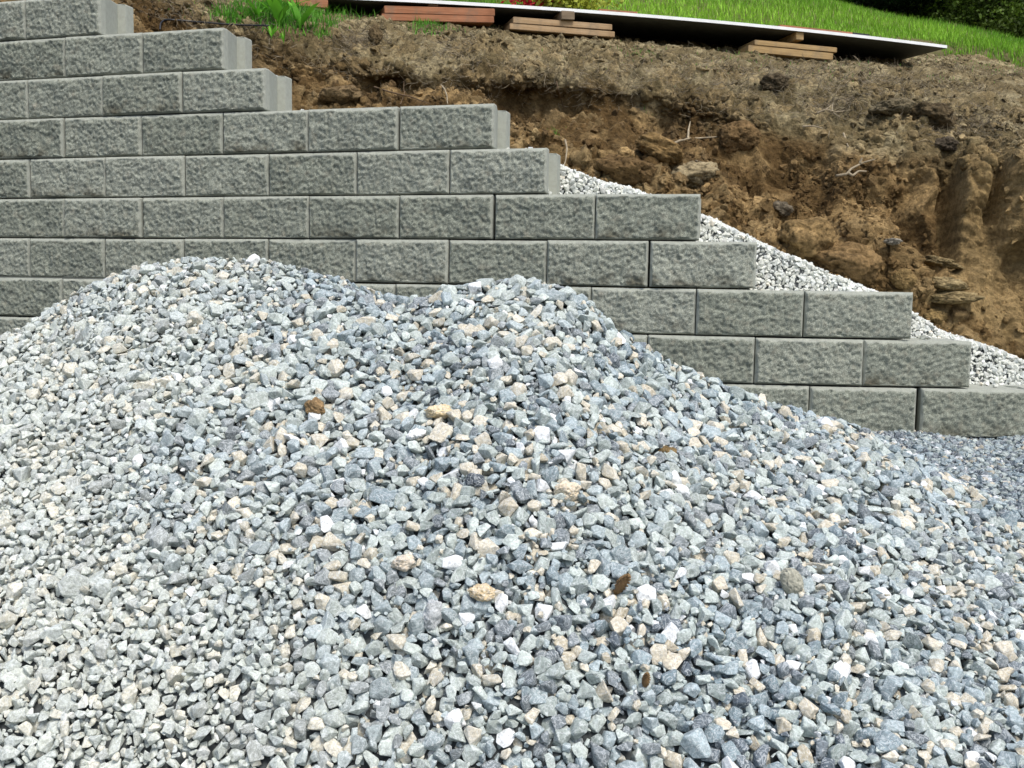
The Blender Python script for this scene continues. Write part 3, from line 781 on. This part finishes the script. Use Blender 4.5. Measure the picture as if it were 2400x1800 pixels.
ppx = np.array([300, 700, 1034, 1200, 1600, 2000, 2220]); ppy = np.array([-26, -13, 1, 10, 41, 80, 106.])
qx = np.linspace(300, 2220, 60); pf = np.polyfit(ppx, ppy, 3); qy = np.polyval(pf, qx)
e0 = P(qx, qy, Yp(qx)); bd = np.array([-.26, .966, .045]); TK = .022
rng_v = []
sec = [(0, 0), (0, -TK), (1.05, -TK), (1.05, 0)]
for a, z in sec: rng_v.append(e0 + bd * a + np.array([0, 0, z]))
V = np.concatenate(rng_v); n = len(qx); Fq = []; mi = []
for k_ in range(4):
    k2 = (k_ + 1) % 4
    for i in range(n - 1): Fq.append((k_ * n + i, k_ * n + i + 1, k2 * n + i + 1, k2 * n + i)); mi.append(1 if k_ == 1 else 0)
Fq.append((0, n, 2 * n, 3 * n)); Fq.append((n - 1, 4 * n - 1, 3 * n - 1, 2 * n - 1)); mi += [0, 0]
pc = V.mean(0)
o = mesh('panel', V - pc, np.array(Fq), mats=[M_WHITE, M_UNDER], midx=mi); o.location = pc
tag(o, 'long thin white-edged panel with dark underside resting on the lumber stacks', 'panel')
def strip(x0, x1, mat, label, lift=.004, th=.014, dep=.09):
    xs = np.linspace(x0, x1, 16); b0 = P(xs, np.polyval(pf, xs), Yp(xs)) + np.array([0, .02, lift])
    V = np.concatenate([b0, b0 + bd * dep, b0 + bd * dep + [0, 0, th], b0 + [0, 0, th]]); n = len(xs)
    Fq = [(k_ * n + i, k_ * n + i + 1, ((k_ + 1) % 4) * n + i + 1, ((k_ + 1) % 4) * n + i) for k_ in range(4) for i in range(n - 1)]
    Fq += [(0, n, 2 * n, 3 * n), (n - 1, 4 * n - 1, 3 * n - 1, 2 * n - 1)]
    c_ = V.mean(0); o = mesh('wood_strip', V - c_, np.array(Fq), mat); o.location = c_
    return tag(o, label, 'wood strip', 'thin strips lying on the panel')
strip(1405, 1495, M_WRED, 'short reddish wood strip lying on the middle of the white panel')
strip(1830, 2000, M_WRED, 'long reddish wood strip lying on the right part of the white panel')
strip(2002, 2040, M_BLACK, 'short dark strip lying near the right end of the white panel')

# ------------------------------------------------------------------ individual clods, rocks
def lump_mesh(seed, sx_, sy_, sz_, rough=.16, facet=.25):
    bm = bmesh.new(); bmesh.ops.create_icosphere(bm, subdivisions=5, radius=1)
    V = np.array([v_.co[:] for v_ in bm.verts]); T = np.array([[v_.index for v_ in f.verts] for f in bm.faces]); bm.free()
    w1, w2, wi = worley(V * 1.3 + seed * 3.3, seed)
    r_ = 1 + rough * 1.5 * fbm(V * 1.25 + seed, 5, seed, .55) + facet * (.5 - w1) + .10 * (wi - .5) + .05 * fbm(V * 7 + seed, 3, seed + 1, .6)
    a, b, _i = worley(V * 2.3 + seed * 1.7 + .25 * np.stack([fbm(V * 3, 2, 5), fbm(V * 3, 2, 6), fbm(V * 3, 2, 7)], 1), seed + 8)
    crack = np.clip((b - a) / .06, 0, 1); r_ = r_ - .10 * (1 - crack) * (fbm(V * 1.1, 2, seed + 3) > -.1)
    V = V * r_[:, None] * np.array([sx_, sy_, sz_]); return V, T, crack
def clod(name, px, py, wpx, hpx, col, label, cat, seed, group=None, rot=0, sink=.45, mat=M_DIRT, rough=.16):
    c_, n_ = on_hill(px, py + hpx * .35); Yd = c_[1]
    a = wpx / 2 / F * Yd; h_ = hpx / 2 / F * Yd
    V, T, ck = lump_mesh(seed, a, a * .75, h_, rough)
    cosr, sinr = math.cos(rot), math.sin(rot)
    V = np.stack([V[:, 0] * cosr - V[:, 2] * sinr, V[:, 1], V[:, 0] * sinr + V[:, 2] * cosr], 1)
    m = fbm(V * 22 + seed, 3, seed)[:, None] * .3 + 1
    colr = np.array(col) * m * (.35 + .65 * ck[:, None])
    o = mesh(name, V, T, mat, True, {'col': np.clip(colr, .01, .7)})
    q = P(px, py, Yd); o.location = (q[0], q[1] + a * .75 * (sink - .30), q[2])
    return tag(o, label, cat, group)
TANC = (.36, .29, .17); OCH = (.25, .165, .07)
clod('clay_boulder', 1622, 412, 118, 66, TANC, 'pale tan angular boulder just above the step of the sixth course', 'boulder', 21, rough=.22, sink=.3)
clod('clay_boulder', 1895, 560, 135, 100, (.28, .19, .085), 'big rounded cracked clay lump right above the pale drainage stone', 'boulder', 22, rot=.15)
clod('clay_boulder', 1990, 622, 160, 84, (.25, .165, .075), 'low wide cracked clay lump lower right of the big rounded one', 'boulder', 23, rot=-.25)
clod('clay_boulder', 1545, 350, 130, 60, OCH, 'ochre clay lump beside the long root, left of the pale angular boulder', 'boulder', 24, rot=-.3)
clod('clay_boulder', 1470, 395, 120, 60, (.17, .11, .05), 'brown clay lump above the first visible wedge of drainage stone', 'boulder', 25, rot=-.2)
clod('clay_boulder', 1730, 320, 90, 70, (.20, .13, .06), 'crumbly clay lump under the right end of the long root', 'boulder', 26)
clod('rock', 1818, 196, 56, 34, (.10, .078, .048), 'dark angular rock on the bare slope below the yellow boards', 'rock', 31, sink=.2, rough=.25)
clod('rock', 1832, 490, 48, 36, (.16, .135, .095), 'dark grey rounded stone in the dirt left of the big cracked clay lump', 'rock', 32, sink=.3)
clod('rock', 2215, 338, 58, 34, (.09, .072, .05), 'dark stone on the edge at the top of the right-hand cut face', 'rock', 33, sink=.3)
clod('rock', 2090, 252, 84, 40, (.17, .14, .085), 'tan slab of dried soil on the slope above the branching root', 'rock', 34, sink=.3, rot=.15, rough=.2)
clod('clay_boulder', 2190, 272, 110, 64, (.12, .09, .05), 'dark brown sod lump hanging over a hollow at the upper right', 'boulder', 35, sink=.3, rot=-.2)
clod('rock', 2092, 566, 40, 16, (.33, .30, .24), 'small pale stone stuck in the cut face above the layered rocks', 'rock', 36, sink=.2)
clod('rock', 2215, 615, 90, 22, (.29, .22, .11), 'thin tan rock layer, uppermost of those sticking out of the cut face', 'rock', 37, 'layered rocks in the cut face', -.2, .9)
clod('rock', 2230, 668, 100, 34, (.33, .255, .13), 'tan layered rock in the middle of the three in the cut face', 'rock', 38, 'layered rocks in the cut face', -.06, .75)
clod('rock', 2235, 700, 125, 32, (.30, .23, .115), 'long tan layered rock, lowest of the three in the cut face', 'rock', 39, 'layered rocks in the cut face', .04, .75)
clod('clay_boulder', 2120, 655, 50, 46, (.24, .165, .07), 'small tan clay lump between the cracked lumps and the layered rocks', 'boulder', 40)
clod('clay_boulder', 2190, 745, 60, 40, (.25, .175, .075), 'small clay lump beside the end of the eighth course', 'boulder', 41)
clod('clay_boulder', 878, 84, 30, 40, (.13, .095, .05), 'small upright dark soil peak on the slope below the reddish boards', 'boulder', 42)
clod('clay_boulder', 800, 222, 90, 40, (.19, .135, .07), 'low tan lump right behind the fourth course', 'boulder', 43)

# ------------------------------------------------------------------ roots and sticks
def root(paths, Yoff, mat, label, rpx, cat='root', name='root'):
    ps = []
    c_, n_ = on_hill(paths[0][len(paths[0]) // 2][0], paths[0][len(paths[0]) // 2][1]); Yd = c_[1]
    for path in paths:
        pts = []
        for k_, (x, y) in enumerate(path):
            h_, _n = on_hill(x, y); pts.append(P(x, y, min(h_[1], Yd + .12) - Yoff - .01 * math.sin(k_ * 1.7)))
        pts = np.array(pts)
        tt0 = np.linspace(0, 1, len(pts)); tq_ = np.linspace(0, 1, 22)
        q = np.stack([np.interp(tq_, tt0, pts[:, a]) for a in range(3)], 1); q[1:-1] = (q[:-2] + q[1:-1] * 2 + q[2:]) / 4
        q += .004 * np.stack([vnoise(q * 14, 1), vnoise(q * 14, 2), vnoise(q * 14, 3)], 1)
        ps.append(tube(q, np.linspace(rpx, rpx * .45, len(q)) / F * Yd, 6))
    V, Fq = merge(ps); c_ = V.mean(0)
    o = mesh(name, V - c_, to_tris(Fq), mat, True); o.location = c_
    return tag(o, label, cat)
root([[(1562, 343), (1590, 330), (1612, 325), (1660, 323), (1718, 319)], [(1612, 325), (1614, 305), (1618, 285)]], .05, M_ROOT, 'long pale root lying across the middle of the cut face', 3.2)
root([[(1960, 413), (1985, 408), (1995, 395), (2020, 383), (2052, 374)], [(1988, 404), (1998, 412), (2012, 401), (2030, 403)], [(2016, 383), (2022, 370)]], .06, M_ROOT, 'forked whitish root sticking out of the right-hand cut face', 3.6)
root([[(877, 203), (920, 216), (965, 228), (1005, 243)]], .08, M_ROOTD, 'straight brown stick leaning over the hollow above the fourth course', 2.2, 'stick', 'stick')
root([[(1325, 328), (1328, 350), (1325, 375), (1320, 394)]], .05, M_ROOT, 'short upright pale stick beside the end of the fifth course', 2.6, 'stick', 'stick')
root([[(1033, 200), (1042, 208), (1048, 225), (1050, 243)]], .05, M_ROOT, 'bent pale root hanging just above the fourth course', 2.4)
root([[(1305, 190), (1308, 210), (1316, 232), (1323, 256)]], .04, M_ROOTD, 'thin dark root hanging down the shaded cut', 1.8)
root([[(938, 245), (943, 232), (950, 214)], [(943, 232), (948, 222), (947, 190)]], .05, M_ROOTD, 'thin forked rootlet crossing the straight stick', 1.3)
root([[(1975, 312), (1982, 330), (1988, 345)]], .04, M_ROOT, 'short thick pale root on the edge left of the forked root', 2.6)
root([[(1880, 296), (1905, 295), (1928, 300)]], .04, M_ROOT, 'small straight pale stick on top of the cut', 2.2, 'stick', 'stick')
root([[(1632, 376), (1655, 384), (1680, 388)]], .05, M_ROOT, 'short root just above the pale angular boulder', 2.0)
root([[(1915, 265), (1935, 256), (1960, 262), (1990, 258)], [(1935, 256), (1950, 245)], [(1945, 260), (1970, 275)], [(1950, 262), (1952, 240)]], .05, M_ROOT, 'tangle of grey dead roots on the slope left of the tan soil slab', 1.8)

# fine root litter and dry grass on the topsoil
def squiggles(name, n, boxes, label, colr, wr=(.0009, .0022)):
    ps = []; cs = []
    idx = np.where((HT > .50) & (HT < .93))[0]; uu = 1200 + F * HV2[idx, 0] / HV2[idx, 1]; vv = 674 - F * HV2[idx, 2] / HV2[idx, 1] + (uu - 1200) * .0168
    wgt = np.zeros(len(idx))
    for (x, y, sx_, sy_, a_) in boxes: wgt += a_ * np.exp(-((uu - x) / sx_) ** 2 - ((vv - y) / sy_) ** 2)
    wgt *= (uu > -150) & (uu < 2550); wgt /= wgt.sum(); ch = R_.choice(idx, n, p=wgt)
    for i in ch:
        L = R_.uniform(.025, .10); a = R_.uniform(0, 6.28); q = [HV2[i] + HN[i] * .006]
        d_ = np.array([math.cos(a), math.sin(a) * .6, R_.uniform(-.2, .5)])
        for k_ in range(4):
            d_ = d_ + R_.normal(0, .35, 3); d_ /= np.linalg.norm(d_); q.append(q[-1] + d_ * L / 4)
        V, Fq = tube(q, np.linspace(1, .4, 5) * R_.uniform(*wr), 3); ps.append((V, Fq)); cs.append(np.repeat([np.array(colr) * R_.uniform(.5, 1.5)], len(V), 0))
    V, Fq = merge(ps); return tag(mesh(name, V, to_tris(Fq), M_LEAF, False, {'col': np.clip(np.concatenate(cs), 0, .7)}), label, 'dry litter', kind='stuff')
squiggles('root_litter', 9000, [(1500, 200, 900, 40, 1), (830, 120, 60, 20, 6), (2000, 220, 350, 50, 2), (1050, 140, 60, 20, 3), (1940, 262, 45, 18, 10), (2230, 300, 80, 30, 5), (500, 60, 200, 60, 1.2)],
          'dry rootlets and dead grass strewn over the bare slope', (.27, .225, .15))

# ------------------------------------------------------------------ green weeds
def hill_pts(n, boxes):
    idx = np.where((HT > .30) & (HT < .97))[0]; uu = 1200 + F * HV2[idx, 0] / HV2[idx, 1]; vv = 674 - F * HV2[idx, 2] / HV2[idx, 1] + (uu - 1200) * .0168
    wgt = np.zeros(len(idx))
    for (x, y, sx_, sy_, a_) in boxes: wgt += a_ * np.exp(-((uu - x) / sx_) ** 2 - ((vv - y) / sy_) ** 2) / (sx_ * sy_)
    wgt /= wgt.sum(); return HV2[R_.choice(idx, n, p=wgt)]
def sprouts(name, n, boxes, hr, wr, label, cat='weeds', c0=(.05, .20, .012), c1=(.16, .40, .04)):
    b = hill_pts(n, boxes) + R_.normal(0, .006, (n, 3)) * [1, 1, 0]; a = R_.random((n, 1))
    V, T, C_ = blades(n, b, R_.uniform(*hr, n), R_.uniform(*wr, n), (np.array(c0) * (1 - a) + np.array(c1) * a), R_, 1.0)
    return tag(mesh(name, V, T, M_LEAF, False, {'col': C_}), label, cat, kind='stuff')
sprouts('weeds', 4600, [(560, 62, 44, 14, 3), (680, 52, 55, 24, 3), (745, 92, 34, 14, 1), (620, 55, 50, 18, 2), (665, 85, 30, 14, 1.2), (800, 55, 60, 8, .4)], (.018, .085), (.003, .009), 'bright green weeds and grass growing on the dirt left of the reddish boards')
sprouts('grass_tuft', 520, [(990, 82, 28, 10, 3), (1010, 90, 40, 10, 1)], (.02, .06), (.002, .005), 'small grass tuft on the slope below the reddish boards', 'grass')
sprouts('sparse_sprouts', 1800, [(800, 60, 60, 12, 1), (1150, 72, 80, 14, 1.5), (1480, 140, 40, 10, 1), (1720, 150, 60, 16, 1), (1960, 185, 60, 16, .8), (2200, 200, 60, 10, .8), (450, 30, 60, 20, .6), (1350, 82, 120, 8, 1), (2260, 150, 120, 16, 4), (2380, 175, 80, 12, 4), (1800, 160, 300, 40, 2)],
        (.008, .03), (.002, .005), 'sparse tiny green sprouts dotted over the bare slope')
sprouts('weeds', 120, [(1520, 280, 30, 15, 1), (1290, 325, 12, 8, 2)], (.01, .03), (.002, .004), 'few small green blades on the cut above the fifth course')

def leafy(px, py, nl, hh_, wd, label, seed, nm='leafy_plant'):
    hh_ *= 1.15; wd *= 1.5; nl = int(nl * 1.2)
    c_, n_ = on_hill(px, py); r = np.random.default_rng(seed); Vs = []; Ts = []; b = 0; Cs = []
    for i in range(nl):
        an = r.uniform(0, 6.28); L = hh_ * r.uniform(.6, 1.1); le = r.uniform(.2, .95); w_ = wd * r.uniform(.7, 1.2)
        seg = 7; q = np.linspace(0, 1, seg)
        cx_ = np.cos(an) * le * L * q ** 1.6; cy_ = np.sin(an) * le * L * q ** 1.6; cz_ = L * (q - .25 * le * q ** 3)
        ww = w_ * (np.sin(np.clip(q * .9 + .1, 0, 1) * math.pi) ** .8) * .5 * np.where(q < .25, .35, 1)
        sd_ = np.array([-math.sin(an), math.cos(an), 0])
        ctr = np.stack([cx_, cy_, cz_], 1)
        V = np.stack([ctr - sd_ * ww[:, None], ctr + np.array([0, 0, -.003]) , ctr + sd_ * ww[:, None]], 1).reshape(-1, 3)
        for k_ in range(seg - 1):
            for m_ in (0, 1):
                s_ = b + k_ * 3 + m_; Ts.append((s_, s_ + 1, s_ + 4, s_ + 3))
        Vs.append(V); b += len(V); cc_ = np.array([.15, .42, .03]) * r.uniform(.7, 1.4); Cs.append(np.repeat([cc_], len(V), 0))
    o = mesh(nm, np.concatenate(Vs), np.array(Ts), M_LEAF, True, {'col': np.concatenate(Cs)}); o.location = c_ - np.array([0, 0, .004])
    return tag(o, label, 'plant', 'broad-leaved plants among the weeds')
leafy(655, 60, 10, .19, .034, 'broad-leaved green plant, the biggest of the clump in front of the weathered board', 1)
leafy(610, 52, 6, .12, .022, 'upright leafy plant at the left of the clump in front of the weathered board', 2)
leafy(703, 70, 4, .22, .042, 'tall plant with a single rounded drooping leaf right of the clump', 3)
leafy(632, 88, 4, .085, .010, 'narrow-leaved sprout growing lowest in the clump, above the second course', 4)
leafy(665, 105, 3, .09, .007, 'thin grassy sprout hanging over the dirt right of the narrow-leaved one', 5)

# red and yellow-green garden plants above the panel
fb = empty('flowering_plant', P(1262, 2, 9.2))
tag(fb, 'low plant with red flowers and yellow-green leaves above the middle of the panel', 'flowering plant')
Rm = rand_rot(n, R_); q = np.array([[-.5, 0, 0], [0, -.4, .1], [.6, 0, 0], [0, .4, .1]])
def leafset(name, pp, ls, col):
    Rm = rand_rot(len(pp), R_); V = (np.einsum('nij,vj->nvi', Rm, q) * ls + pp[:, None, :]).reshape(-1, 3)
    c_ = np.repeat(np.array(col) * R_.uniform(.6, 1.3, (len(pp), 1)), 4, 0)
    return mesh(name, V, np.arange(len(pp) * 4).reshape(-1, 4), M_LEAF, False, {'col': c_}, fb)
leafset('petals', np.stack([R_.normal(0, .13, 900), R_.normal(0, .08, 900), R_.normal(.05, .05, 900)], 1), .035, (.62, .03, .05))
leafset('leaves', np.stack([R_.normal(.24, .16, 1200), R_.normal(0, .1, 1200), R_.normal(.02, .05, 1200)], 1), .045, (.42, .48, .06))

# black hose
hp = [(375, 70), (376, 55), (384, 47), (400, 46), (450, 50), (520, 56), (575, 59), (630, 60)]
q = []
for x, y in hp:
    h_, _n = on_hill(x, y); q.append(P(x, y, h_[1] - .03))
q = np.array(q); t0_ = np.linspace(0, 1, len(q)); tq_ = np.linspace(0, 1, 50)
q = np.stack([np.interp(tq_, t0_, q[:, a]) for a in range(3)], 1)
for _ in range(3): q[1:-1] = (q[:-2] + 2 * q[1:-1] + q[2:]) / 4
V, Fq = tube(q, .0052, 8); c_ = V.mean(0)
o = mesh('hose', V - c_, to_tris(Fq), M_BLACK, True); o.location = c_; tag(o, 'thin black hose lying on the dirt left of the green weeds', 'hose')

# ------------------------------------------------------------------ odd things on the gravel pile
def on_pile(px, py):
    u = PV[:, 0] / PV[:, 1]; v_ = PV[:, 2] / PV[:, 1]; qq = P(px, py, 1.0)
    dd = (u - qq[0]) ** 2 + (v_ - qq[2]) ** 2; dd[PV[:, 1] > 3.3] = 9; i = np.argmin(dd); return PV[i].copy()
def pile_rock(px, py, wpx, hpx, col, label, seed, mat=M_STONE, rot=0, name='stone', cat='stone', rough=.14, lift=.012, facet=.32):
    c_ = on_pile(px, py); a = wpx / 2 / F * c_[1]; h_ = hpx / 2 / F * c_[1]
    V, T, ck = lump_mesh(seed, a, a * .8, h_, rough, facet)
    cr_, sr_ = math.cos(rot), math.sin(rot); V = np.stack([V[:, 0] * cr_ - V[:, 2] * sr_, V[:, 1], V[:, 0] * sr_ + V[:, 2] * cr_], 1)
    o = mesh(name, V, T, mat, True, {'col': np.repeat([np.array(col)], len(V), 0)})
    q = P(px, py, c_[1] - lift); o.location = q; return tag(o, label, cat)
pile_rock(1855, 1362, 52, 70, (.36, .34, .29), 'smooth egg-shaped speckled brown-grey cobble on the right flank of the pile', 51, M_COBBLE, .45, 'cobble', 'cobble', .04, .028, .02)
pile_rock(1330, 1150, 62, 50, (.66, .56, .40), 'large lumpy cream-coloured stone right of the middle of the pile', 52, rot=.1)
pile_rock(742, 955, 44, 42, (.40, .27, .14), 'round rusty brown stone on the slope under the left hump', 53, M_DIRT)
pile_rock(1565, 1062, 40, 34, (.30, .21, .10), 'clump of brown soil caught between stones below the right hump', 54, M_DIRT, name='soil_clump', cat='soil clump', lift=.004)
pile_rock(1112, 1130, 44, 38, (.07, .085, .10), 'dark slate-coloured rough stone left of the cream one', 55)
pile_rock(1132, 1388, 66, 40, (.58, .46, .28), 'long golden tan stone low on the front of the pile', 56, rot=-.05)
pile_rock(948, 1318, 56, 40, (.60, .52, .40), 'broad beige stone on the front of the pile left of centre', 57, rot=.2)
pile_rock(975, 1018, 40, 26, (.80, .81, .80), 'bright white oval stone on the upper middle of the pile', 58, rot=.3)
pile_rock(1010, 1440, 44, 80, (.42, .44, .44), 'tall pale grey wedge-shaped stone standing up at the lower middle', 59, rot=-.25, facet=.3, rough=.15)
pile_rock(1030, 965, 62, 30, (.62, .50, .30), 'flat golden slab near the dip between the two humps', 60, rot=.05)

def pine_cone(px, py, L_px, rot, label, seed):
    c_ = on_pile(px, py); L = L_px / F * c_[1]; e = empty('pine_cone', P(px, py, c_[1] - .016)); r = np.random.default_rng(seed)
    V, Fq = tube([(0, 0, L * (q - .5)) for q in np.linspace(0, 1, 7)], np.array([.05, .14, .18, .18, .15, .10, .03]) * L, 8)
    sc_ = []
    n = 70
    for i in range(n):
        q = (i + .5) / n; an = i * 2.399; rr = L * .25 * math.sin(math.pi * min(1, q * .85 + .12)) ** .7
        p0 = np.array([0, 0, L * (q - .5)]); d_ = np.array([math.cos(an), math.sin(an), .45]); d_ /= np.linalg.norm(d_)
        s_ = np.array([-math.sin(an), math.cos(an), 0]); w_ = L * .075; u_ = np.cross(d_, s_)
        a0 = p0 + d_ * rr * .3; a1 = p0 + d_ * rr
        vv = [a0 - s_ * w_ * .4, a0 + s_ * w_ * .4, a1 + s_ * w_, a1 - s_ * w_, a1 + d_ * w_ * .4 + u_ * w_ * .3]
        sc_.append((np.array(vv), np.array([(0, 1, 2, 3), (3, 2, 4, 4)])))
    Rm = Matrix.Rotation(rot, 3, 'Y') @ Matrix.Rotation(.3, 3, 'X'); Rm = np.array(Rm)
    mesh('core', V @ Rm.T, to_tris(Fq), M_CONE, True, parent=e)
    V2, F2 = merge(sc_); mesh('scales', V2 @ Rm.T, to_tris(F2), M_CONE, False, parent=e)
    return tag(e, label, 'pine cone')
pine_cone(1457, 1370, 62, .55, 'long brown pine cone wedged among the stones left of the egg-shaped cobble', 1)
pine_cone(1514, 1595, 44, .1, 'small dark pine cone sunk between stones near the bottom of the pile', 2)
